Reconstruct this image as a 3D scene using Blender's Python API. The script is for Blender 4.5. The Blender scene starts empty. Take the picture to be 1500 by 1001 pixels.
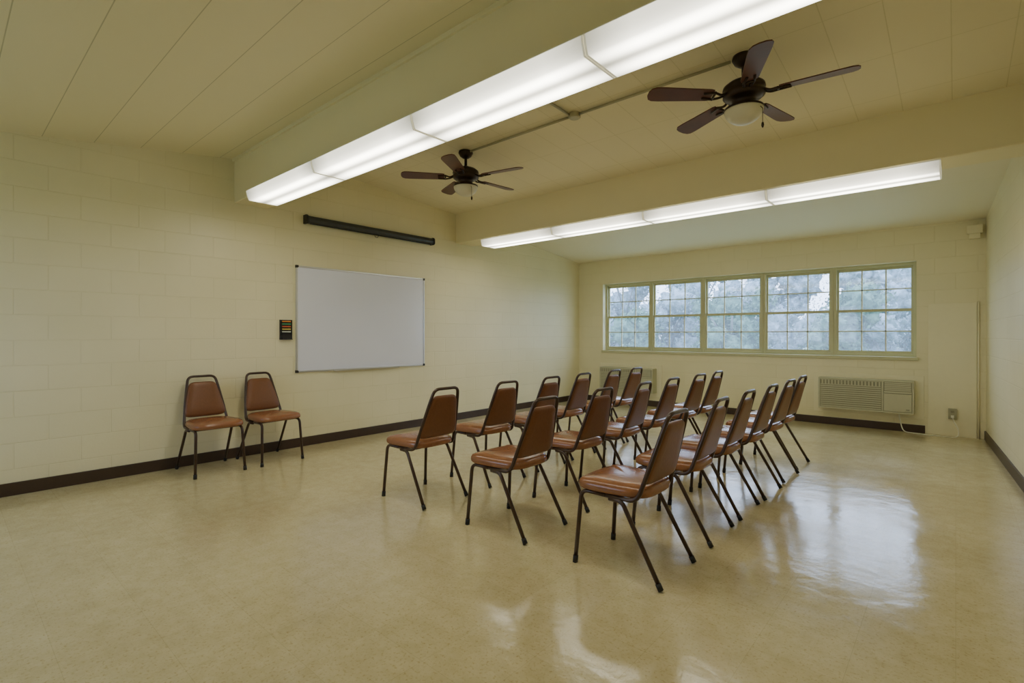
import bpy, bmesh, math, random
from mathutils import Vector, Matrix, noise as mnoise
random.seed(7)
scene = bpy.context.scene
COL = scene.collection
H = 1.24
XL, YB, YF = -5.48, 8.22, -1.6
def xr(y): return 0.27 + 0.0567*(YB-y)

# ------------------------------------------------------------ materials
def new_mat(name):
    m = bpy.data.materials.new(name); m.use_nodes = True
    nt = m.node_tree
    return m, nt, nt.nodes["Principled BSDF"]
def simple(name, col, rough=0.5, metal=0.0, spec=0.5, noise=0.0, nscale=20, bump=0.0, coat=0.0, emit=0.0):
    m, nt, b = new_mat(name)
    b.inputs["Roughness"].default_value = rough
    b.inputs["Metallic"].default_value = metal
    b.inputs["Specular IOR Level"].default_value = spec
    b.inputs["Coat Weight"].default_value = coat
    if emit > 0:
        b.inputs["Emission Color"].default_value = (1.0, 0.95, 0.72, 1); b.inputs["Emission Strength"].default_value = emit
    tc = nt.nodes.new("ShaderNodeTexCoord")
    n = nt.nodes.new("ShaderNodeTexNoise"); n.inputs["Scale"].default_value = nscale
    n.inputs["Detail"].default_value = 4
    nt.links.new(tc.outputs["Object"], n.inputs["Vector"])
    mx = nt.nodes.new("ShaderNodeMix"); mx.data_type = 'RGBA'
    k = noise
    mx.inputs["A"].default_value = (col[0]*(1-k), col[1]*(1-k), col[2]*(1-k), 1)
    mx.inputs["B"].default_value = (min(1,col[0]*(1+k)), min(1,col[1]*(1+k)), min(1,col[2]*(1+k)), 1)
    nt.links.new(n.outputs["Fac"], mx.inputs["Factor"])
    nt.links.new(mx.outputs["Result"], b.inputs["Base Color"])
    if bump > 0:
        bp = nt.nodes.new("ShaderNodeBump"); bp.inputs["Strength"].default_value = bump
        bp.inputs["Distance"].default_value = 0.004
        nt.links.new(n.outputs["Fac"], bp.inputs["Height"])
        nt.links.new(bp.outputs["Normal"], b.inputs["Normal"])
    return m

def block_wall(name, col, axis):
    m, nt, b = new_mat(name)
    b.inputs["Roughness"].default_value = 0.38
    b.inputs["Specular IOR Level"].default_value = 0.4
    tc = nt.nodes.new("ShaderNodeTexCoord")
    sp = nt.nodes.new("ShaderNodeSeparateXYZ"); cb = nt.nodes.new("ShaderNodeCombineXYZ")
    nt.links.new(tc.outputs["Object"], sp.inputs[0])
    nt.links.new(sp.outputs[axis], cb.inputs[0]); nt.links.new(sp.outputs[2], cb.inputs[1])
    br = nt.nodes.new("ShaderNodeTexBrick")
    br.inputs["Scale"].default_value = 1.0
    br.inputs["Brick Width"].default_value = 0.40; br.inputs["Row Height"].default_value = 0.20
    br.inputs["Mortar Size"].default_value = 0.005; br.inputs["Mortar Smooth"].default_value = 0.6
    nt.links.new(cb.outputs[0], br.inputs["Vector"])
    br.inputs["Color1"].default_value = (*col, 1)
    br.inputs["Color2"].default_value = (col[0]*0.985, col[1]*0.985, col[2]*0.975, 1)
    br.inputs["Mortar"].default_value = (col[0]*0.96, col[1]*0.96, col[2]*0.93, 1)
    n = nt.nodes.new("ShaderNodeTexNoise"); n.inputs["Scale"].default_value = 1.3; n.inputs["Detail"].default_value = 6
    nt.links.new(tc.outputs["Object"], n.inputs["Vector"])
    mx = nt.nodes.new("ShaderNodeMix"); mx.data_type = 'RGBA'; mx.blend_type = 'MULTIPLY'
    rp = nt.nodes.new("ShaderNodeValToRGB")
    rp.color_ramp.elements[0].position = 0.3; rp.color_ramp.elements[0].color = (0.94, 0.94, 0.91, 1)
    rp.color_ramp.elements[1].position = 0.7; rp.color_ramp.elements[1].color = (1, 1, 1, 1)
    nt.links.new(n.outputs["Fac"], rp.inputs[0])
    mx.inputs["Factor"].default_value = 1.0
    nt.links.new(br.outputs["Color"], mx.inputs["A"]); nt.links.new(rp.outputs["Color"], mx.inputs["B"])
    nt.links.new(mx.outputs["Result"], b.inputs["Base Color"])
    n2 = nt.nodes.new("ShaderNodeTexNoise"); n2.inputs["Scale"].default_value = 60; n2.inputs["Detail"].default_value = 5
    nt.links.new(tc.outputs["Object"], n2.inputs["Vector"])
    ma = nt.nodes.new("ShaderNodeMath"); ma.operation = 'MULTIPLY_ADD'
    nt.links.new(br.outputs["Fac"], ma.inputs[0]); ma.inputs[1].default_value = -1.0
    mb = nt.nodes.new("ShaderNodeMath"); mb.operation = 'MULTIPLY'; mb.inputs[1].default_value = 0.35
    nt.links.new(n2.outputs["Fac"], mb.inputs[0]); nt.links.new(mb.outputs[0], ma.inputs[2])
    bp = nt.nodes.new("ShaderNodeBump"); bp.inputs["Strength"].default_value = 0.6; bp.inputs["Distance"].default_value = 0.003
    nt.links.new(ma.outputs[0], bp.inputs["Height"]); nt.links.new(bp.outputs["Normal"], b.inputs["Normal"])
    return m

def ceiling_mat(name, col, bw, rh, loc, dark):
    m, nt, b = new_mat(name)
    b.inputs["Roughness"].default_value = 0.6
    tc = nt.nodes.new("ShaderNodeTexCoord")
    br = nt.nodes.new("ShaderNodeTexBrick")
    br.inputs["Scale"].default_value = 1.0
    br.inputs["Brick Width"].default_value = bw; br.inputs["Row Height"].default_value = rh
    br.inputs["Mortar Size"].default_value = 0.003; br.inputs["Mortar Smooth"].default_value = 0.2
    br.offset = 0.0
    mp = nt.nodes.new("ShaderNodeMapping"); mp.inputs["Location"].default_value = loc
    nt.links.new(tc.outputs["Object"], mp.inputs[0]); nt.links.new(mp.outputs[0], br.inputs["Vector"])
    br.inputs["Color1"].default_value = (*col, 1)
    br.inputs["Color2"].default_value = (col[0]*0.985, col[1]*0.985, col[2]*0.97, 1)
    br.inputs["Mortar"].default_value = (col[0]*dark, col[1]*dark, col[2]*dark*0.9, 1)
    nt.links.new(br.outputs["Color"], b.inputs["Base Color"])
    bp = nt.nodes.new("ShaderNodeBump"); bp.invert = True
    bp.inputs["Strength"].default_value = 0.3; bp.inputs["Distance"].default_value = 0.003
    nt.links.new(br.outputs["Fac"], bp.inputs["Height"]); nt.links.new(bp.outputs["Normal"], b.inputs["Normal"])
    return m

def floor_mat():
    m, nt, b = new_mat("waxed_floor_tile")
    tc = nt.nodes.new("ShaderNodeTexCoord")
    br = nt.nodes.new("ShaderNodeTexBrick"); br.offset = 0.0
    br.inputs["Scale"].default_value = 1.0
    br.inputs["Brick Width"].default_value = 0.305; br.inputs["Row Height"].default_value = 0.305
    br.inputs["Mortar Size"].default_value = 0.0012
    br.inputs["Color1"].default_value = (0.665, 0.58, 0.345, 1)
    br.inputs["Color2"].default_value = (0.695, 0.61, 0.37, 1)
    br.inputs["Mortar"].default_value = (0.59, 0.515, 0.30, 1)
    nt.links.new(tc.outputs["Object"], br.inputs["Vector"])
    def layer(src, scale, detail, p0, c0, p1, rough=0.62):
        n = nt.nodes.new("ShaderNodeTexNoise"); n.inputs["Scale"].default_value = scale
        n.inputs["Detail"].default_value = detail; n.inputs["Roughness"].default_value = rough
        nt.links.new(tc.outputs["Object"], n.inputs["Vector"])
        rp = nt.nodes.new("ShaderNodeValToRGB")
        rp.color_ramp.elements[0].position = p0; rp.color_ramp.elements[0].color = (*c0, 1)
        rp.color_ramp.elements[1].position = p1; rp.color_ramp.elements[1].color = (1, 1, 1, 1)
        nt.links.new(n.outputs["Fac"], rp.inputs[0])
        mx = nt.nodes.new("ShaderNodeMix"); mx.data_type = 'RGBA'; mx.blend_type = 'MULTIPLY'; mx.inputs["Factor"].default_value = 1
        nt.links.new(src, mx.inputs["A"]); nt.links.new(rp.outputs["Color"], mx.inputs["B"])
        return mx.outputs["Result"], n
    c, n = layer(br.outputs["Color"], 1.1, 8, 0.32, (0.87, 0.85, 0.80), 0.66)
    c, _ = layer(c, 12.0, 6, 0.34, (0.89, 0.87, 0.81), 0.60, 0.72)
    c, _ = layer(c, 80, 3, 0.30, (0.76, 0.70, 0.58), 0.45)
    nt.links.new(c, b.inputs["Base Color"])
    rr = nt.nodes.new("ShaderNodeMapRange")
    rr.inputs["From Min"].default_value = 0.3; rr.inputs["From Max"].default_value = 0.7
    rr.inputs["To Min"].default_value = 0.09; rr.inputs["To Max"].default_value = 0.24
    nt.links.new(n.outputs["Fac"], rr.inputs[0]); nt.links.new(rr.outputs[0], b.inputs["Roughness"])
    b.inputs["Specular IOR Level"].default_value = 1.0
    bp = nt.nodes.new("ShaderNodeBump"); bp.inputs["Strength"].default_value = 0.26; bp.inputs["Distance"].default_value = 0.01
    n3 = nt.nodes.new("ShaderNodeTexNoise"); n3.inputs["Scale"].default_value = 7; n3.inputs["Detail"].default_value = 6
    nt.links.new(tc.outputs["Object"], n3.inputs["Vector"])
    nt.links.new(n3.outputs["Fac"], bp.inputs["Height"]); nt.links.new(bp.outputs["Normal"], b.inputs["Normal"])
    return m

WALLC = (0.90, 0.83, 0.555)
CEILC = (0.90, 0.825, 0.545)
M_wall_y = block_wall("painted_block_y", WALLC, 1)
M_wall_x = block_wall("painted_block_x", WALLC, 0)
M_beam = simple("beam_paint", (0.90, 0.815, 0.515), 0.5, noise=0.02, nscale=3)
M_ceilA = ceiling_mat("ceiling_board_long", CEILC, 30.0, 0.325, (10.0, 0.09, 0), 0.66)
M_ceilB = ceiling_mat("ceiling_board_square", (0.92, 0.85, 0.59), 0.29, 0.60, (0.02, 0.1, 0), 0.84)
M_ceilC = ceiling_mat("ceiling_board_plain", (0.92, 0.86, 0.64), 30.0, 1.2, (10.0, 0.4, 0), 0.94)
M_floor = floor_mat()
M_base = simple("baseboard_vinyl", (0.055, 0.032, 0.020), 0.4, noise=0.15)
M_frame = simple("window_frame_paint", (0.56, 0.54, 0.31), 0.45, noise=0.03)
M_munt = simple("window_muntin_paint", (0.80, 0.80, 0.62), 0.45, noise=0.03)
M_tube = simple("brown_enamel_tube", (0.055, 0.028, 0.019), 0.3, metal=0.2, noise=0.1, coat=0.2)
M_cap = simple("black_rubber", (0.012, 0.011, 0.010), 0.6)
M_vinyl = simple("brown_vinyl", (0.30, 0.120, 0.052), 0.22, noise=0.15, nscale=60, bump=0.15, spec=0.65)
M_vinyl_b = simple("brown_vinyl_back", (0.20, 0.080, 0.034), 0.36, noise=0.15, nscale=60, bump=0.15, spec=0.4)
M_white = simple("whiteboard_enamel", (0.82, 0.83, 0.93), 0.18, noise=0.02, nscale=2)
M_alu = simple("aluminium", (0.60, 0.60, 0.60), 0.35, metal=0.8, noise=0.03)
M_black = simple("black_plastic", (0.015, 0.015, 0.017), 0.45, noise=0.1)
M_screen = simple("screen_case", (0.04, 0.042, 0.042), 0.35, noise=0.1)
M_bronze = simple("oiled_bronze", (0.045, 0.028, 0.020), 0.35, metal=0.6, noise=0.2, nscale=12)
M_blade = simple("mahogany_blade", (0.115, 0.038, 0.026), 0.4, noise=0.3, nscale=9)
M_conduit = simple("painted_conduit", (0.46, 0.44, 0.30), 0.4, metal=0.2, noise=0.05)
M_ac = simple("beige_plastic", (0.55, 0.53, 0.36), 0.45, noise=0.03)
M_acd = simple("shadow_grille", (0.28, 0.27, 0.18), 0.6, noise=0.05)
M_panel = simple("painted_panel", (0.90, 0.835, 0.57), 0.5, noise=0.02)
M_metalw = simple("white_metal", (0.82, 0.80, 0.66), 0.4, noise=0.02)
M_lcap = simple("glowing_lens_end_plate", (0.80, 0.76, 0.55), 0.4, noise=0.02, emit=0.35)  # slight emission stands in for tube light leaking through the plates
M_grass = simple("lawn", (0.16, 0.26, 0.20), 0.9, noise=0.3, nscale=2)
M_bark = simple("bark", (0.14, 0.15, 0.16), 0.9, noise=0.3, nscale=8, bump=0.4)

def leaf_mat(name, c1, c2, sc=1.5):
    m, nt, b = new_mat(name)
    tc = nt.nodes.new("ShaderNodeTexCoord"); n = nt.nodes.new("ShaderNodeTexNoise")
    n.inputs["Scale"].default_value = sc; n.inputs["Detail"].default_value = 6; n.inputs["Roughness"].default_value = 0.7
    nt.links.new(tc.outputs["Object"], n.inputs["Vector"])
    rp = nt.nodes.new("ShaderNodeValToRGB")
    rp.color_ramp.elements[0].position = 0.40; rp.color_ramp.elements[0].color = (*c1, 1)
    rp.color_ramp.elements[1].position = 0.60; rp.color_ramp.elements[1].color = (*c2, 1)
    nt.links.new(n.outputs["Fac"], rp.inputs[0]); nt.links.new(rp.outputs["Color"], b.inputs["Base Color"])
    b.inputs["Roughness"].default_value = 0.9; b.inputs["Specular IOR Level"].default_value = 0.1
    return m
M_leaf = leaf_mat("foliage_green", (0.035, 0.09, 0.06), (0.16, 0.27, 0.21), 4.0)
M_leaf_far = leaf_mat("foliage_far_hazed", (0.10, 0.165, 0.17), (0.36, 0.45, 0.54), 3.5)  # outdoor haze put into the leaf colours, pale and bluish
M_leaf2 = leaf_mat("foliage_pink", (0.33, 0.10, 0.12), (0.40, 0.24, 0.27), 4.0)

LENS = 13.0
def lens_mat():
    m = bpy.data.materials.new("lit_acrylic_lens"); m.use_nodes = True
    nt = m.node_tree; b = nt.nodes["Principled BSDF"]
    tc = nt.nodes.new("ShaderNodeTexCoord"); sp = nt.nodes.new("ShaderNodeSeparateXYZ")
    nt.links.new(tc.outputs["Object"], sp.inputs[0])
    def math_(op, a, bb=None, cc=None):
        nd = nt.nodes.new("ShaderNodeMath"); nd.operation = op
        for i, v in enumerate((a, bb, cc)):
            if v is None: continue
            if isinstance(v, (int, float)): nd.inputs[i].default_value = v
            else: nt.links.new(v, nd.inputs[i])
        return nd.outputs[0]
    def mrange(v, a, b2, c, d):
        mr = nt.nodes.new("ShaderNodeMapRange"); nt.links.new(v, mr.inputs[0])
        for i, q in enumerate((a, b2, c, d)): mr.inputs[i+1].default_value = q
        return mr.outputs[0]
    band = math_('MULTIPLY_ADD', math_('COSINE', math_('MULTIPLY', sp.outputs[1], 2*math.pi/0.15)), -0.38, 0.54)
    ends = mrange(math_('ABSOLUTE', sp.outputs[0]), 0.38, 0.61, 1.0, 0.28)
    side = mrange(sp.outputs[2], -0.088, -0.02, 1.0, 0.8)
    f = math_('MULTIPLY', math_('MULTIPLY', band, ends), math_('MULTIPLY', side, LENS))
    b.inputs["Base Color"].default_value = (0.8, 0.8, 0.75, 1)
    b.inputs["Emission Color"].default_value = (1.0, 0.955, 0.79, 1)
    nt.links.new(f, b.inputs["Emission Strength"])
    return m
M_lens = lens_mat()
def glass_mat():
    m = bpy.data.materials.new("window_glass"); m.use_nodes = True
    nt = m.node_tree; nt.nodes.clear()
    o = nt.nodes.new("ShaderNodeOutputMaterial"); t = nt.nodes.new("ShaderNodeBsdfTransparent")
    g = nt.nodes.new("ShaderNodeBsdfGlossy"); g.inputs["Roughness"].default_value = 0.05
    tr = nt.nodes.new("ShaderNodeBsdfTranslucent"); tr.inputs["Color"].default_value = (0.78, 0.86, 1.0, 1)
    t.inputs["Color"].default_value = (0.90, 0.94, 1.0, 1)
    mx = nt.nodes.new("ShaderNodeMixShader"); mx.inputs[0].default_value = 0.05
    m2 = nt.nodes.new("ShaderNodeMixShader"); m2.inputs[0].default_value = 0.07   # bluish translucent veil mixed in to haze the outdoor view
    nt.links.new(t.outputs[0], mx.inputs[1]); nt.links.new(g.outputs[0], mx.inputs[2])
    nt.links.new(mx.outputs[0], m2.inputs[1]); nt.links.new(tr.outputs[0], m2.inputs[2]); nt.links.new(m2.outputs[0], o.inputs[0])
    return m
M_glass = glass_mat()
M_globe = simple("frosted_glass", (0.76, 0.72, 0.54), 0.3, noise=0.02)

# ------------------------------------------------------------ mesh helpers
def mkobj(name, bm, mats, loc=(0,0,0), parent=None, smooth=False, bevel=0.0, kind=None, label=None, category=None, group=None):
    me = bpy.data.meshes.new(name); bm.normal_update(); bm.to_mesh(me); bm.free()
    for m in (mats if isinstance(mats, (list, tuple)) else [mats]): me.materials.append(m)
    if smooth:
        for p in me.polygons: p.use_smooth = True
    ob = bpy.data.objects.new(name, me); COL.objects.link(ob); ob.location = loc
    if parent: ob.parent = parent
    if bevel > 0:
        md = ob.modifiers.new("Bevel", 'BEVEL'); md.width = bevel; md.segments = 2; md.limit_method = 'ANGLE'
    tag(ob, kind, label, category, group)
    return ob
def tag(ob, kind=None, label=None, category=None, group=None):
    if kind: ob["kind"] = kind
    if label: ob["label"] = label
    if category: ob["category"] = category
    if group: ob["group"] = group
def empty(name, loc, rot=0, **k):
    e = bpy.data.objects.new(name, None); COL.objects.link(e); e.location = loc; e.rotation_euler = (0, 0, rot)
    e.empty_display_size = 0.1
    tag(e, **k); return e
def box(bm, x0, x1, y0, y1, z0, z1, mi=0):
    v = [bm.verts.new(p) for p in [(x0,y0,z0),(x1,y0,z0),(x1,y1,z0),(x0,y1,z0),(x0,y0,z1),(x1,y0,z1),(x1,y1,z1),(x0,y1,z1)]]
    for f in [(0,3,2,1),(4,5,6,7),(0,1,5,4),(1,2,6,5),(2,3,7,6),(3,0,4,7)]:
        fc = bm.faces.new([v[i] for i in f]); fc.material_index = mi
def prism(bm, poly, axis, a0, a1, mi=0):
    def P(p, a):
        return (a, p[0], p[1]) if axis == 'x' else ((p[0], a, p[1]) if axis == 'y' else (p[0], p[1], a))
    A = [bm.verts.new(P(p, a0)) for p in poly]; B = [bm.verts.new(P(p, a1)) for p in poly]
    n = len(poly); fs = []
    fs.append(bm.faces.new(A)); fs.append(bm.faces.new(B[::-1]))
    for i in range(n):
        fs.append(bm.faces.new([A[i], B[i], B[(i+1)%n], A[(i+1)%n]]))
    for f in fs: f.material_index = mi
    bmesh.ops.recalc_face_normals(bm, faces=fs)
def round_path(pts, r, n=6):
    pts = [Vector(p) for p in pts]; out = [pts[0]]
    for i in range(1, len(pts)-1):
        a, b, c = pts[i-1], pts[i], pts[i+1]
        rr = min(r, (b-a).length*0.48, (c-b).length*0.48)
        p0 = b + (a-b).normalized()*rr; p2 = b + (c-b).normalized()*rr
        for k in range(n+1):
            t = k/n; out.append(p0*(1-t)**2 + b*2*t*(1-t) + p2*t*t)
    out.append(pts[-1]); return out
def tube(bm, path, rad, seg=10, mi=0, cap=True):
    path = [Vector(p) for p in path]; rings = []; prev = None
    for i, p in enumerate(path):
        t = (path[min(i+1, len(path)-1)] - path[max(i-1, 0)]).normalized()
        if prev is None:
            u = t.orthogonal().normalized()
        else:
            u = (prev - t*prev.dot(t)).normalized()
        prev = u; w = t.cross(u)
        rings.append([bm.verts.new(p + (u*math.cos(2*math.pi*k/seg) + w*math.sin(2*math.pi*k/seg))*rad) for k in range(seg)])
    for a, b in zip(rings, rings[1:]):
        for k in range(seg):
            f = bm.faces.new([a[k], a[(k+1)%seg], b[(k+1)%seg], b[k]]); f.material_index = mi
    if cap:
        f = bm.faces.new(rings[0][::-1]); f.material_index = mi
        f = bm.faces.new(rings[-1]); f.material_index = mi
def lathe(bm, prof, seg=28, mi=0, c=(0,0)):
    rings = []
    for r, z in prof:
        if r < 1e-5: rings.append([bm.verts.new((c[0], c[1], z))])
        else: rings.append([bm.verts.new((c[0]+r*math.cos(2*math.pi*k/seg), c[1]+r*math.sin(2*math.pi*k/seg), z)) for k in range(seg)])
    fs = []
    for a, b in zip(rings, rings[1:]):
        for k in range(seg):
            k2 = (k+1) % seg
            if len(a) == 1 and len(b) == 1: continue
            if len(a) == 1: fs.append(bm.faces.new([a[0], b[k], b[k2]]))
            elif len(b) == 1: fs.append(bm.faces.new([a[k], b[0], a[k2]]))
            else: fs.append(bm.faces.new([a[k], b[k], b[k2], a[k2]]))
    for f in fs: f.material_index = mi
    bmesh.ops.recalc_face_normals(bm, faces=fs)

# ------------------------------------------------------------ room shell
bm = bmesh.new(); box(bm, XL-0.2, 1.1, YF-0.2, YB+0.25, -0.15, 0)
mkobj("floor", bm, M_floor, kind="structure", label="glossy waxed cream vinyl tile floor")
bm = bmesh.new(); box(bm, XL-0.2, XL, YF-0.2, YB+0.25, 0, 3.5)
mkobj("wall_left", bm, M_wall_y, kind="structure", label="pale yellow painted concrete block wall")
WX0, WX1, WZ0, WZ1 = -4.95, -0.375, 0.945, 2.185
uw = (WX1-WX0)/5
def window_wall(name, y0, y1, wx0, wx1):
    bm = bmesh.new()
    box(bm, XL, wx0, y0, y1, 0, 3.4); box(bm, wx1, 1.1, y0, y1, 0, 3.4)
    box(bm, wx0, wx1, y0, y1, 0, WZ0); box(bm, wx0, wx1, y0, y1, WZ1, 3.4)
    mkobj(name, bm, M_wall_x, kind="structure", label="pale yellow painted block wall with window band")
window_wall("wall_back", YB, YB+0.25, WX0, WX1)
FX0 = WX0; FX1 = WX0+3*uw
window_wall("wall_front", YF-0.25, YF, FX0, FX1)
bm = bmesh.new()
prism(bm, [(xr(YF), YF), (xr(YF)+0.2, YF), (xr(YB)+0.2, YB), (xr(YB), YB)], 'z', 0, 3.5)
mkobj("wall_right", bm, M_wall_y, kind="structure", label="pale yellow painted concrete block wall")
bm = bmesh.new()
def cA(y): return 3.02 + 0.135*(y-2.0)
def cB(y): return 2.995 + 0.080*(5.02-y)
def cC(y): return 2.625 + 0.105*(YB-y)
prof = [(YF, cA(YF)), (2.05, cA(2.05)), (2.07, cB(2.07)), (5.15, cB(5.15)), (5.2, cC(5.2)), (YB, cC(YB))]
prism(bm, prof+[(YB, 3.6), (YF, 3.6)], 'x', XL, 1.1)
ce = mkobj("ceiling", bm, [M_ceilA, M_ceilB, M_ceilC], kind="structure", label="yellow painted board ceiling with panel seams")
for p in ce.data.polygons:
    y = p.center.y; p.material_index = 0 if y < 2.06 else (1 if y < 5.17 else 2)
B1, B2, BZ = (1.99, 2.32), (5.0, 5.36), 2.575
for (y0, y1) in (B1, B2):
    bm = bmesh.new()
    prism(bm, [(XL, y0), (xr(y0), y0), (xr(y1), y1), (XL, y1)], 'z', BZ, 3.3)
    mkobj("ceiling_beam", bm, M_beam, kind="structure", label="yellow painted boxed ceiling beam", bevel=0.008)
bm = bmesh.new(); box(bm, XL, xr(1.99), 1.972, 1.99, cA(1.98)-0.03, cA(1.98)+0.05)
mkobj("trim_1", bm, M_beam, kind="structure", label="thin painted cove strip on beam")
bm = bmesh.new(); box(bm, XL, XL+0.015, YF, YB, 0, 0.1)
mkobj("baseboard_left", bm, M_base, kind="structure", label="dark brown vinyl cove base", bevel=0.004)
bm = bmesh.new(); box(bm, XL+0.015, -0.29, YB-0.015, YB, 0, 0.1)
mkobj("baseboard_back", bm, M_base, kind="structure", label="dark brown vinyl cove base", bevel=0.004)
bm = bmesh.new()
prism(bm, [(xr(YF)-0.015, YF), (xr(YF), YF), (xr(YB), YB), (xr(YB)-0.015, YB)], 'z', 0, 0.1)
mkobj("baseboard_right", bm, M_base, kind="structure", label="dark brown vinyl cove base")

# ------------------------------------------------------------ windows
bm = bmesh.new()
box(bm, WX0-0.02, WX1+0.02, YB-0.03, YB+0.10, WZ0-0.03, WZ0+0.012)
mkobj("trim_2", bm, M_frame, kind="structure", label="painted window sill ledge", bevel=0.004)
def window(idx, cx, wy, flip):
    bm = bmesh.new(); hw = uw/2-0.001; z0 = 0.012; z1 = WZ1-WZ0-0.001; fr = 0.035
    box(bm, -hw, -hw+fr, 0, 0.08, z0, z1); box(bm, hw-fr, hw, 0, 0.08, z0, z1)
    box(bm, -hw+fr, hw-fr, 0, 0.08, z0, z0+fr); box(bm, -hw+fr, hw-fr, 0, 0.08, z1-fr, z1)
    root = mkobj("window_%d" % idx, bm, M_frame, loc=(cx, wy, WZ0), kind="structure",
                 label="double-hung window with yellowish painted frame and small panes", bevel=0.003)
    if flip: root.rotation_euler = (0, 0, math.pi)
    zi0, zi1 = z0+fr, z1-fr; zm = (zi0+zi1)/2; w = hw-fr
    for s, (a, b, yy) in enumerate([(zi0, zm+0.018, 0.012), (zm-0.018, zi1, 0.042)]):
        bm = bmesh.new(); st = 0.024; d = 0.026
        box(bm, -w, -w+st, yy, yy+d, a, b); box(bm, w-st, w, yy, yy+d, a, b)
        box(bm, -w+st, w-st, yy, yy+d, a, a+0.036); box(bm, -w+st, w-st, yy, yy+d, b-0.036, b)
        for k in (1, 2):
            xx = -w+st+(2*w-2*st)*k/3
            box(bm, xx-0.008, xx+0.008, yy+0.006, yy+0.022, a+0.036, b-0.036, 1)
        zz = (a+b)/2
        box(bm, -w+st, w-st, yy+0.006, yy+0.022, zz-0.008, zz+0.008, 1)
        mkobj("sash", bm, [M_frame, M_munt], parent=root)
        bm = bmesh.new(); box(bm, -w+st, w-st, yy+0.012, yy+0.016, a+0.036, b-0.036)
        mkobj("glass_pane", bm, M_glass, parent=root)
for i in range(5): window(i+1, WX0+(i+0.5)*uw, YB+0.10, False)
for i in range(3): window(i+6, WX0+(i+0.5)*uw, YF-0.10, True)

# ------------------------------------------------------------ fluorescent fixtures
def fixture_parts():
    L = 1.218; W = 0.31; hgt = 0.095
    bm = bmesh.new(); box(bm, -L/2, L/2, -W/2+0.01, W/2-0.01, -0.02, 0)
    housing = mkobj("housing", bm, M_metalw)
    prof = [(-W/2, -0.012), (-W/2+0.006, -0.045), (-W/2+0.022, -0.090), (-W/2+0.028, -hgt),
            (W/2-0.028, -hgt), (W/2-0.022, -0.090), (W/2-0.006, -0.045), (W/2, -0.012)]
    bm = bmesh.new(); prism(bm, prof, 'x', -L/2+0.010, L/2-0.010)
    lens = mkobj("diffuser", bm, M_lens)
    caps = []
    for s in (-1, 1):
        bm = bmesh.new(); a = s*L/2; b = s*(L/2-0.010)
        big = [(y*1.003, z*1.01 if z < -0.02 else z) for y, z in prof]
        prism(bm, big, 'x', min(a, b), max(a, b)); caps.append(mkobj("end_cap", bm, M_lcap))
    return [housing, lens]+caps
def copy_group(parts, root):
    for p in parts:
        q = p.copy(); q.parent = root; COL.objects.link(q)
fp = fixture_parts()
first = True
for (xs, y0) in ((-4.90, 1.88), (-4.97, 5.0)):
    for i in range(4):
        cx = xs+1.222*(i+0.5)
        root = empty("fluorescent_light", (cx, y0+0.155, BZ), category="ceiling light", group="fluorescent wraparound ceiling lights",
                     label="lit wraparound fluorescent fixture with acrylic lens under a beam")
        if first:
            for p in fp: p.parent = root
            first = False
        else: copy_group(fp, root)

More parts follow.
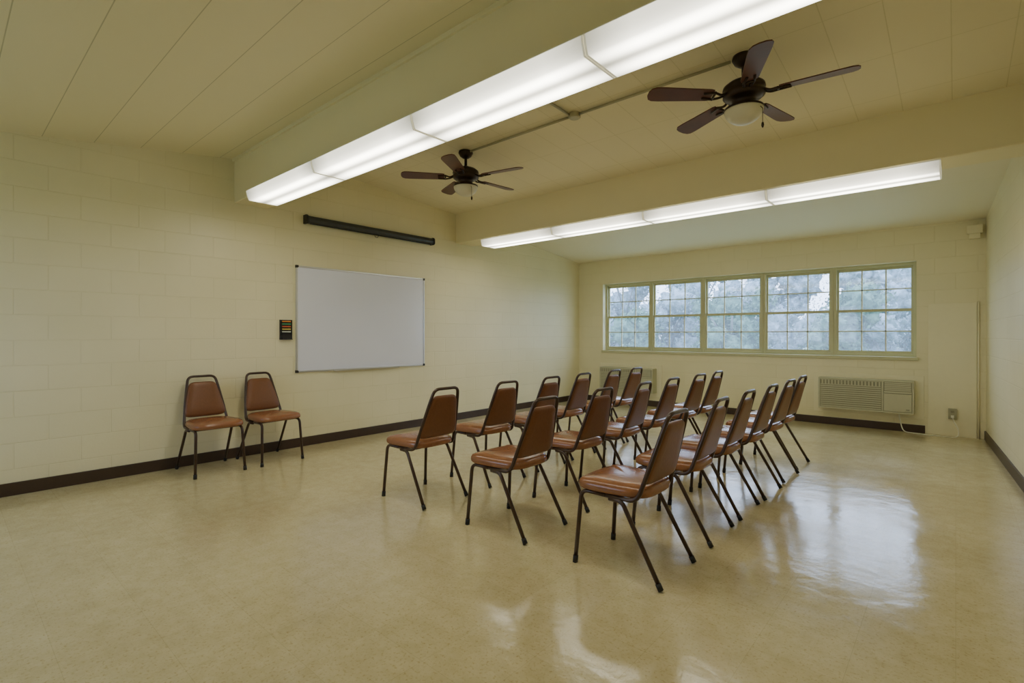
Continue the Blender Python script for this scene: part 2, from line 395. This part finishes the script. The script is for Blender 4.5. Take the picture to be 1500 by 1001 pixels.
# ------------------------------------------------------------ ceiling fans
def fan_parts():
    P = []; D = -0.06
    bm = bmesh.new()
    lathe(bm, [(0, 0), (0.070, 0), (0.074, -0.02), (0.058, -0.05), (0.03, -0.07), (0.014, -0.075), (0.014, -0.12+D), (0, -0.12+D)])
    P.append(mkobj("canopy", bm, M_bronze, smooth=True))
    bm = bmesh.new()
    lathe(bm, [(0, -0.095+D), (0.033, -0.095+D), (0.048, -0.11+D), (0.10, -0.122+D), (0.130, -0.145+D), (0.134, -0.165+D), (0.122, -0.175+D),
               (0.132, -0.185+D), (0.132, -0.210+D), (0.11, -0.228+D), (0.08, -0.238+D), (0.066, -0.262+D), (0.075, -0.28+D), (0.09, -0.292+D), (0, -0.292+D)])
    P.append(mkobj("motor_housing", bm, M_bronze, smooth=True))
    bm = bmesh.new(); pr = []
    for k in range(13):
        a = math.pi/2*k/12; pr.append((0.122*math.cos(a) if k < 12 else 0, -0.302+D-0.095*math.sin(a)))
    lathe(bm, [(0, -0.296+D), (0.10, -0.296+D)]+pr, seg=48)
    P.append(mkobj("light_globe", bm, M_globe, smooth=True))
    bm = bmesh.new(); lathe(bm, [(0, -0.286+D), (0.105, -0.286+D), (0.124, -0.292+D), (0.124, -0.304+D), (0.114, -0.307+D)], seg=32)
    P.append(mkobj("globe_fitter", bm, M_bronze, smooth=True))
    bm = bmesh.new(); tube(bm, [(0.09, -0.03, -0.29+D), (0.128, -0.04, -0.34+D), (0.128, -0.04, -0.43+D)], 0.0022, 6)
    lathe(bm, [(0, -0.425+D), (0.007, -0.435+D), (0.009, -0.45+D), (0.005, -0.465+D), (0, -0.467+D)], seg=10, c=(0.128, -0.04))
    P.append(mkobj("pull_chain", bm, M_bronze))
    bmb = bmesh.new()
    top = [(0.215, 0.048), (0.24, 0.055), (0.38, 0.060), (0.56, 0.067), (0.61, 0.065), (0.636, 0.050), (0.648, 0.02)]
    pts = top+[(x, -w) for x, w in reversed(top)]
    tilt = math.radians(11)
    A = []; B = []
    for x, y in pts:
        A.append(bmb.verts.new((x, y*math.cos(tilt), -0.205+D+y*math.sin(tilt)-0.004)))
        B.append(bmb.verts.new((x, y*math.cos(tilt), -0.205+D+y*math.sin(tilt)+0.004)))
    bmb.faces.new(A[::-1]); bmb.faces.new(B)
    for i in range(len(A)):
        j = (i+1) % len(A); bmb.faces.new([A[i], A[j], B[j], B[i]])
    bmesh.ops.recalc_face_normals(bmb, faces=bmb.faces)
    blade = mkobj("fan_blade", bmb, M_blade)
    bmi = bmesh.new()
    for s in (-1, 1):
        tube(bmi, round_path([(0.11, s*0.02, -0.19+D), (0.16, s*0.018, -0.215+D), (0.205, s*0.033, -0.212+D+s*0.007), (0.28, s*0.022, -0.213+D+s*0.005)], 0.02), 0.008, 8)
    tube(bmi, [(0.205, -0.038, -0.22+D), (0.205, 0.038, -0.204+D)], 0.008, 8)
    iron = mkobj("blade_iron", bmi, M_bronze, smooth=True)
    return P, blade, iron
FP, blade, iron = fan_parts()
first = True
for (fx, fy, base) in ((-3.76, 3.57, 13), (-1.07, 3.58, 7)):
    fz = cB(fy)+0.003
    root = empty("ceiling_fan", (fx, fy, fz), category="fan", group="bronze ceiling fans",
                 label="bronze ceiling fan with five dark wooden blades and globe light")
    if first:
        for p in FP: p.parent = root
    else: copy_group(FP, root)
    for k in range(5):
        if first and k == 0: b, i2 = blade, iron
        else:
            b = blade.copy(); COL.objects.link(b); i2 = iron.copy(); COL.objects.link(i2)
        b.parent = root; b.rotation_euler = (0, 0, math.radians(base+72*k))
        i2.parent = b; i2.rotation_euler = (0, 0, 0)
    first = False
bm = bmesh.new(); zc = cB(3.5)-0.02; yc = 3.56; jx = -2.42
tube(bm, [(-3.68, yc, zc-0.002), (jx-0.052, yc, zc-0.002)], 0.011, 8)
tube(bm, [(jx+0.052, yc, zc-0.002), (-1.15, yc, zc-0.002)], 0.011, 8)
tube(bm, round_path([(jx-0.03, yc-0.045, zc), (jx-0.05, 3.1, cB(3.1)-0.018), (jx-0.05, 2.34, cB(2.34)-0.018)], 0.05), 0.011, 8)
mkobj("conduit", bm, M_conduit, smooth=True, label="painted metal electrical conduit along the ceiling", category="conduit")
bm = bmesh.new(); lathe(bm, [(0, 0), (0.05, 0), (0.05, -0.035), (0.042, -0.042), (0, -0.042)], seg=20)
mkobj("junction_box", bm, M_conduit, loc=(jx, yc, cB(yc)), smooth=False, label="round metal junction box on the ceiling conduit", category="junction box")

# ------------------------------------------------------------ whiteboard etc
wy0, wy1, wz0, wz1 = 2.62, 4.41, 0.825, 2.01
w2, h2 = (wy1-wy0)/2, (wz1-wz0)/2
bm = bmesh.new(); box(bm, 0.001, 0.014, -w2+0.01, w2-0.01, -h2+0.01, h2-0.01)
wb = mkobj("whiteboard", bm, M_white, loc=(XL, (wy0+wy1)/2, (wz0+wz1)/2), category="whiteboard",
           label="large blank whiteboard with aluminium frame and black corners")
bm = bmesh.new(); f = 0.018
box(bm, 0.001, 0.022, -w2, w2, h2-f, h2); box(bm, 0.001, 0.022, -w2, w2, -h2, -h2+f)
box(bm, 0.001, 0.022, -w2, -w2+f, -h2+f, h2-f); box(bm, 0.001, 0.022, w2-f, w2, -h2+f, h2-f)
mkobj("frame", bm, M_alu, parent=wb, bevel=0.002)
for sy in (-1, 1):
    for sz in (-1, 1):
        bm = bmesh.new()
        ys = sorted((sy*(w2+0.003), sy*(w2-0.026))); zs = sorted((sz*(h2+0.003), sz*(h2-0.019)))
        box(bm, 0.001, 0.026, ys[0], ys[1], zs[0], zs[1])
        ys = sorted((sy*(w2+0.003), sy*(w2-0.019))); zs = sorted((sz*(h2-0.019), sz*(h2-0.026)))
        box(bm, 0.001, 0.026, ys[0], ys[1], zs[0], zs[1])
        mkobj("corner_cap", bm, M_black, parent=wb)
bm = bmesh.new()
prism(bm, [(0.004, -h2+0.002), (0.055, -h2-0.006), (0.062, -h2+0.008), (0.058, -h2+0.008), (0.052, -h2), (0.004, -h2+0.008)], 'y', -0.45, 0.45)
mkobj("marker_tray", bm, M_alu, parent=wb)
mhx, mhy, mhz = XL, 2.51, 1.30
bm = bmesh.new()
box(bm, 0.001, 0.010, -0.065, 0.065, -0.11, 0.105)
box(bm, 0.010, 0.024, -0.065, -0.060, -0.11, 0.105); box(bm, 0.010, 0.024, 0.060, 0.065, -0.11, 0.105)
for k in range(5): box(bm, 0.010, 0.028, -0.060, 0.060, 0.088-k*0.028-0.0125, 0.088-k*0.028-0.0090)
box(bm, 0.010, 0.045, -0.060, 0.060, -0.11, -0.104)
mh = mkobj("marker_holder", bm, M_black, loc=(mhx, mhy, mhz), category="marker holder",
           label="black plastic wall caddy holding coloured whiteboard markers")
cols = [("orange", (0.90, 0.30, 0.06)), ("green", (0.10, 0.42, 0.18)), ("red", (0.75, 0.18, 0.07)), ("yellow", (0.85, 0.65, 0.14)), ("white", (0.7, 0.7, 0.62))]
M_mcap = simple("marker_dark_barrel", (0.03, 0.03, 0.03), 0.4)
for k, (cn, c) in enumerate(cols):
    m = simple("marker_"+cn, c, 0.35)
    bm = bmesh.new(); tube(bm, [(0, -0.046, 0), (0, 0.02, 0)], 0.0070, 12, 0)
    tube(bm, [(0, -0.057, 0), (0, -0.046, 0)], 0.0070, 12, 1)
    tube(bm, [(0, 0.02, 0), (0, 0.048, 0)], 0.0078, 12, 0)
    mkobj("whiteboard_marker", bm, [m, M_mcap], loc=(mhx+0.0190, mhy, mhz+0.0870-k*0.028), smooth=False, category="marker",
          label="%s whiteboard marker lying in the wall caddy" % cn, group="markers in the wall caddy")
bm = bmesh.new(); box(bm, 0, 0.028, -0.052, 0.052, -0.02, 0.02, 0); box(bm, -0.002, 0.0, -0.052, 0.052, -0.02, 0.02, 1)
mkobj("whiteboard_eraser", bm, [M_black, simple("felt", (0.5, 0.5, 0.5), 0.9)], loc=(mhx+0.0125, mhy, mhz-0.0835), category="eraser",
      label="black felt whiteboard eraser in the wall caddy")
sy0, sy1 = 2.71, 4.54; L = sy1-sy0
bm = bmesh.new()
prism(bm, [(0.012, 0.042), (0.06, 0.042), (0.078, 0.03), (0.084, 0.0), (0.078, -0.03), (0.06, -0.04), (0.012, -0.04)], 'y', -L/2+0.02, L/2-0.02)
scr = mkobj("projector_screen", bm, M_screen, loc=(XL, (sy0+sy1)/2, 2.53), category="projector screen", bevel=0.003,
            label="rolled-up projection screen in dark tubular wall-mounted case")
for s in (-1, 1):
    bm = bmesh.new()
    a, b = sorted((s*L/2, s*(L/2-0.022)))
    prism(bm, [(0.0005, 0.05), (0.066, 0.05), (0.088, 0.03), (0.09, -0.03), (0.066, -0.047), (0.0005, -0.047)], 'y', a, b)
    mkobj("end_cap", bm, M_black, parent=scr)
bm = bmesh.new(); tube(bm, [(0.055, -L/2+0.05, -0.044), (0.055, L/2-0.05, -0.044)], 0.007, 8)
tube(bm, round_path([(0.055, -0.03, -0.046), (0.055, -0.015, -0.075), (0.055, 0.015, -0.075), (0.055, 0.03, -0.046)], 0.01), 0.003, 6)
mkobj("pull_bar", bm, M_black, parent=scr)

# ------------------------------------------------------------ chairs
def se_outline(a, b, nexp, N):
    o = []
    for k in range(N):
        t = 2*math.pi*k/N; c, s = math.cos(t), math.sin(t)
        o.append((a*math.copysign(abs(c)**(2/nexp), c), b*math.copysign(abs(s)**(2/nexp), s)))
    return o
def chair_parts():
    P = []
    bm = bmesh.new(); N = 48; rings = []
    base = se_outline(0.212, 0.205, 4.2, N); cx = 0.048
    for sc, z in [(0.90, 0.430), (0.96, 0.431), (0.99, 0.438), (1.0, 0.450), (0.995, 0.464), (0.965, 0.478), (0.88, 0.489), (0.65, 0.497), (0.35, 0.500)]:
        rings.append([bm.verts.new((cx+x*sc, y*sc*(1+0.09*x/0.212), z - (0.006 if x > 0.19 and z > 0.46 else 0))) for x, y in base])
    for a, b in zip(rings, rings[1:]):
        for k in range(N): bm.faces.new([a[k], a[(k+1) % N], b[(k+1) % N], b[k]])
    c = bm.verts.new((cx, 0, 0.5005))
    for k in range(N): bm.faces.new([rings[-1][k], rings[-1][(k+1) % N], c])
    bm.faces.new(rings[0][::-1])
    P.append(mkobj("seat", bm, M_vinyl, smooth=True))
    bm = bmesh.new(); lean = math.atan(0.28); zc = 0.668; xc = -0.125-(zc-0.43)*0.28
    hh = 0.172
    base = se_outline(1, 1, 7, N); rings = []
    for sc, th in [(0.55, -0.017), (0.85, -0.016), (0.96, -0.011), (1.0, -0.002), (1.0, 0.004), (0.965, 0.014), (0.86, 0.022), (0.55, 0.026)]:
        ring = []
        for u, v in base:
            wv = 0.150 - 0.036*v
            y = u*wv*sc; h = v*hh*(1-(1-sc)*wv/hh)
            ring.append(bm.verts.new((xc - h*math.sin(lean) + th*math.cos(lean), y, zc + h*math.cos(lean) + th*math.sin(lean))))
        rings.append(ring)
    for a, b in zip(rings, rings[1:]):
        for k in range(N): bm.faces.new([a[k], a[(k+1) % N], b[(k+1) % N], b[k]])
    bm.faces.new(rings[0][::-1]); bm.faces.new(rings[-1])
    bmesh.ops.recalc_face_normals(bm, faces=bm.faces)
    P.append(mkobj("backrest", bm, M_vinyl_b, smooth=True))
    bm = bmesh.new(); r = 0.0118
    def X(z): return -0.125-(z-0.43)*0.28
    pts = [(0.10, 0.188, 0.418), (-0.115, 0.186, 0.418), (X(0.62), 0.160, 0.62), (X(0.80), 0.131, 0.80), (X(0.888)-0.002, 0.112, 0.888),
           (X(0.888)-0.002, -0.112, 0.888), (X(0.80), -0.131, 0.80), (X(0.62), -0.160, 0.62), (-0.115, -0.186, 0.418), (0.10, -0.188, 0.418)]
    tube(bm, round_path(pts, 0.05), r, 12)
    tube(bm, [(0.15, -0.188, 0.418), (0.15, 0.188, 0.418)], 0.008, 8)
    tube(bm, [(-0.07, -0.186, 0.418), (-0.07, 0.186, 0.418)], 0.008, 8)
    P.append(mkobj("back_frame", bm, M_tube, smooth=True))
    for s in (-1, 1):
        bm = bmesh.new()
        tube(bm, round_path([(0.06, s*0.188, 0.418), (0.212, s*0.188, 0.418), (0.242, s*0.203, 0.02)], 0.045), r, 12, 0)
        tube(bm, [(0.2405, s*0.2022, 0.04), (0.2435, s*0.2037, 0.0)], 0.0145, 12, 1)
        P.append(mkobj("leg", bm, [M_tube, M_cap], smooth=True))
        bm = bmesh.new()
        tube(bm, round_path([(0.04, s*0.19, 0.405), (-0.035, s*0.192, 0.405), (-0.246, s*0.205, 0.02)], 0.03), r, 12, 0)
        d = Vector((-0.211, s*0.013, -0.385)).normalized()
        e = Vector((-0.246, s*0.205, 0.02))
        tube(bm, [e-d*0.02, e+d*0.014], 0.0145, 12, 1)
        P.append(mkobj("leg", bm, [M_tube, M_cap], smooth=True))
    return P
CP = chair_parts()
for p in CP:
    for v in p.data.vertices:
        v.co.z *= 0.955
        if v.co.z < 0.0: v.co.z = 0.0
    mz = min(v.co.z for v in p.data.vertices)
    if p.name.startswith("leg") and mz > 0:
        for v in p.data.vertices:
            if v.co.z < mz+0.012: v.co.z = max(0.0, v.co.z-mz)
first = True
ROWS = [(-3.07, [2.48, 3.17, 3.78, 4.34, 4.96, 5.48]),
        (-2.16, [2.50, 3.21, 3.81, 4.38, 5.00, 5.50]),
        (-1.32, [2.51, 3.17, 3.74, 4.29, 4.88, 5.40])]
places = []
for x, ys in ROWS:
    for k, y in enumerate(ys):
        places.append((x+random.uniform(-0.015, 0.015)*(k > 0), y, math.pi+math.radians(random.uniform(-3, 3))*(k > 0),
                       "brown vinyl stacking chair with dark metal frame, in rows facing whiteboard", "chairs lined up in rows"))
places.append((-5.155, 1.675, 0.0, "brown vinyl stacking chair standing against the block wall", "chairs against the wall"))
places.append((-5.155, 2.21, math.radians(4), "brown vinyl stacking chair standing against the block wall", "chairs against the wall"))
for x, y, rot, lab, grp in places:
    root = empty("chair", (x, y, 0), rot, label=lab, category="chair", group=grp)
    if first:
        for p in CP: p.parent = root
        first = False
    else: copy_group(CP, root)

# ------------------------------------------------------------ air conditioners
def ac_parts():
    P = []; w, h, d = 0.52, 0.21, 0.16
    bm = bmesh.new(); box(bm, -w, w, -d+0.012, 0, -h, h)
    box(bm, -w, w, -d, -d+0.012, h-0.02, h); box(bm, -w, w, -d, -d+0.012, -h, -h+0.02)
    box(bm, -w, -w+0.02, -d, -d+0.012, -h+0.02, h-0.02); box(bm, w-0.02, w, -d, -d+0.012, -h+0.02, h-0.02)
    box(bm, 0.19, 0.21, -d, -d+0.012, -h+0.02, h-0.02)
    P.append(mkobj("cabinet", bm, M_ac, bevel=0.004))
    bm = bmesh.new(); n = 11; z0, z1 = -h+0.034, h-0.114
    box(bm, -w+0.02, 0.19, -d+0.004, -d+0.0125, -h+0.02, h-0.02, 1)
    for k in range(n):
        z = z0+(z1-z0)*k/(n-1)
        prism(bm, [(-d+0.0045, z-0.007), (-d-0.002, z-0.006), (-d-0.002, z+0.008), (-d+0.0045, z+0.009)], 'x', -w+0.025, 0.185, 0)
    P.append(mkobj("intake_grille", bm, [M_ac, M_acd]))
    bm = bmesh.new()
    for k in range(18):
        x = -w+0.04+k*0.0375
        prism(bm, [(x, -d+0.0045), (x+0.014, -d+0.0045), (x+0.020, -d-0.002), (x+0.006, -d-0.002)], 'z', h-0.085, h-0.028)
    box(bm, -w+0.028, 0.182, -d-0.002, -d+0.0045, h-0.029, h-0.023); box(bm, -w+0.028, 0.182, -d-0.002, -d+0.0045, h-0.095, h-0.084)
    P.append(mkobj("air_outlet", bm, M_ac))
    bm = bmesh.new()
    box(bm, 0.215, w-0.025, -d-0.002, -d+0.012, -h+0.03, 0.04, 0)
    box(bm, 0.44, 0.475, -d-0.004, -d-0.002, -h+0.05, -h+0.062, 1)
    box(bm, 0.212, w-0.022, -d+0.001, -d+0.0125, 0.044, h-0.02, 1)
    box(bm, 0.215, w-0.025, -d-0.002, -d+0.001, 0.050, 0.070, 0)
    for k in range(5): box(bm, 0.22, w-0.03, -d-0.001, -d+0.001, 0.080+k*0.022, 0.095+k*0.022, 0)
    P.append(mkobj("control_panel", bm, [M_ac, M_acd]))
    return P
AP = ac_parts(); first = True
for ax in (-0.91, -4.40):
    root = empty("air_conditioner", (ax, YB-0.012, 0.45), category="air conditioner", group="through-wall air conditioners",
                 label="beige through-wall air conditioner with louvred grille below windows")
    if first:
        for p in AP: p.parent = root
        first = False
    else: copy_group(AP, root)
    bm = bmesh.new(); box(bm, ax-0.60, ax+0.61, YB-0.012, YB+0.0, 0.17, 0.72)
    mkobj("trim_3" if ax > -2 else "trim_4", bm, M_panel, kind="structure", label="painted plywood surround panel", bevel=0.002)
bm = bmesh.new(); box(bm, -0.26, 0.19, YB-0.010, YB, 0.0, 1.63)
mkobj("trim_5", bm, M_panel, kind="structure", label="flush painted access panel", bevel=0.002)
bm = bmesh.new(); tube(bm, [(0.205, YB-0.012, 0.0), (0.205, YB-0.012, 1.64)], 0.010, 8)
mkobj("wall_conduit", bm, M_panel, smooth=True, label="painted vertical conduit along the panel edge", category="conduit")
bm = bmesh.new(); box(bm, -0.04, 0.04, -0.035, 0, -0.065, 0.065, 0)
for z in (-0.028, 0.028): box(bm, -0.017, 0.017, -0.037, -0.035, z-0.014, z+0.014, 1)
ou = mkobj("electrical_outlet", bm, [simple("grey_steel", (0.42, 0.40, 0.27), 0.4, metal=0.3), M_acd], loc=(-0.03, YB-0.010, 0.275), bevel=0.003,
           category="outlet", label="grey surface-mounted electrical outlet box low on wall")
bm = bmesh.new()
tube(bm, round_path([(-0.55, YB-0.06, 0.232), (-0.53, YB-0.06, 0.10), (-0.50, YB-0.09, 0.008), (-0.25, YB-0.16, 0.008), (0.02, YB-0.14, 0.008), (0.03, YB-0.10, 0.09), (-0.02, YB-0.085, 0.20), (-0.03, YB-0.085, 0.24)], 0.05), 0.006, 8)
box(bm, -0.045, -0.015, YB-0.095, YB-0.0475, 0.235, 0.262)
mkobj("power_cord", bm, M_metalw, smooth=False, category="power cord", label="pale power cord trailing along floor to the outlet")
bm = bmesh.new(); box(bm, -0.07, 0.07, -0.09, 0, -0.05, 0.05); box(bm, -0.05, 0.05, -0.07, 0, -0.11, -0.05)
tube(bm, [(0.0, -0.03, 0.05), (0.0, -0.03, 0.075)], 0.012, 8)
mkobj("alarm_box", bm, M_panel, loc=(0.17, YB, 2.50), bevel=0.006, category="wall box", label="small painted electrical box high in corner")

# ------------------------------------------------------------ outdoors
bm = bmesh.new(); box(bm, -60, 40, -40, 90, -0.5, -0.4)
mkobj("ground", bm, M_grass, label="pale green lawn outside the windows", category="lawn", kind="structure")
def tree(x, y, h, r, mat, n=2600, shrub=False, low=0.1):
    root = empty("shrub" if shrub else "tree", (x, y, -0.4), category="shrub" if shrub else "tree",
                 label="pinkish flowering shrub outside the windows" if shrub else "leafy hazy green tree outside the windows",
                 group="shrubs outside" if shrub else "trees outside")
    bm = bmesh.new(); t0 = h*0.45
    tube(bm, [(0, 0, 0), (0.05, 0, t0*0.5), (0, 0.05, t0)], 0.04 if shrub else 0.09, 8)
    for k in range(5):
        a = k*1.26+random.random(); q = r*0.5
        tube(bm, [(0, 0.03, t0*(0.6+0.06*k)), (q*0.5*math.cos(a), q*0.5*math.sin(a), t0+h*0.1), (q*math.cos(a), q*math.sin(a), t0+h*0.28)], 0.02 if shrub else 0.04, 6)
    mkobj("trunk", bm, M_bark, parent=root, smooth=True)
    bm = bmesh.new(); blobs = []
    for q in range(16):
        br = r*random.uniform(0.26, 0.46)
        a = random.uniform(0, 2*math.pi); rr = random.uniform(0.25, 1)*(r-br)
        c = Vector((rr*math.cos(a), rr*math.sin(a), h*(low+(0.92-low)*(q+0.5)/16)))
        c.z = max(c.z, br*0.6); blobs.append((c, br))
        res = bmesh.ops.create_icosphere(bm, subdivisions=3, radius=1.0)
        for v in res["verts"]:
            d = v.co.normalized()
            k1 = mnoise.noise(d*2.6+c*3.1)*0.40 + mnoise.noise(d*7+c)*0.40
            v.co = c + d*br*(0.75+k1)
            if v.co.z < 0.02: v.co.z = 0.02
    ob = mkobj("foliage", bm, mat, parent=root, smooth=True)
    me = ob.data
    bm = bmesh.new(); bm.from_mesh(me)
    for k in range(n):
        c, br = random.choice(blobs)
        d = Vector((random.gauss(0, 1), random.gauss(0, 1), random.gauss(0, 1))).normalized()
        p = c + d*br*random.uniform(0.7, 1.35)
        if p.z < 0.1: continue
        s = random.uniform(0.035, 0.085)
        u = Vector((random.gauss(0, 1), random.gauss(0, 1), random.gauss(0, 1))).normalized(); w = u.orthogonal().normalized()
        bm.faces.new([bm.verts.new(q) for q in (p-u*s, p+w*s*0.5, p+u*s, p-w*s*0.5)])
    bm.to_mesh(me); bm.free()
for i in range(7):
    tree(-20+i*3.5, 18.5+random.uniform(-0.3, 0.3), random.uniform(1.9, 3.2), 1.5, M_leaf)
for i in range(9):
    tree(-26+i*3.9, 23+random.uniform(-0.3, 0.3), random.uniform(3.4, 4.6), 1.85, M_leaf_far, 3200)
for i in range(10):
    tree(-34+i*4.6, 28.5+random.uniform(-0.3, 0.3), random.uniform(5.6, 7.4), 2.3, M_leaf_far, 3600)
for i, (x, y) in enumerate([(-11.6, 14.4), (-9.6, 14.6)]):
    tree(x, y, 1.75, 0.75, M_leaf2, 900, True)

# world
w = bpy.data.worlds.new("World"); scene.world = w; w.use_nodes = True
nt = w.node_tree; bg = nt.nodes["Background"]
bg.inputs["Color"].default_value = (0.70, 0.81, 1.0, 1); bg.inputs["Strength"].default_value = 7.5
for yy, rx, x0, x1 in ((YB+0.24, -90, WX0, WX1), (YF-0.24, 90, FX0, FX1)):
    ld = bpy.data.lights.new("portal", 'AREA'); ld.shape = 'RECTANGLE'; ld.size = x1-x0; ld.size_y = WZ1-WZ0
    lo = bpy.data.objects.new("window_portal_light", ld); COL.objects.link(lo)
    lo.location = ((x0+x1)/2, yy, (WZ0+WZ1)/2); lo.rotation_euler = (math.radians(rx), 0, 0)
    ld.cycles.is_portal = True

# camera
cd = bpy.data.cameras.new("Camera"); cam = bpy.data.objects.new("Camera", cd); COL.objects.link(cam)
cam.location = (0, 0, H); cam.rotation_euler = (math.radians(90), 0, math.radians(41.26))
cd.sensor_width = 36; cd.lens = 741/1500*36; cd.shift_y = -9.5/1500; cd.clip_start = 0.02
scene.camera = cam
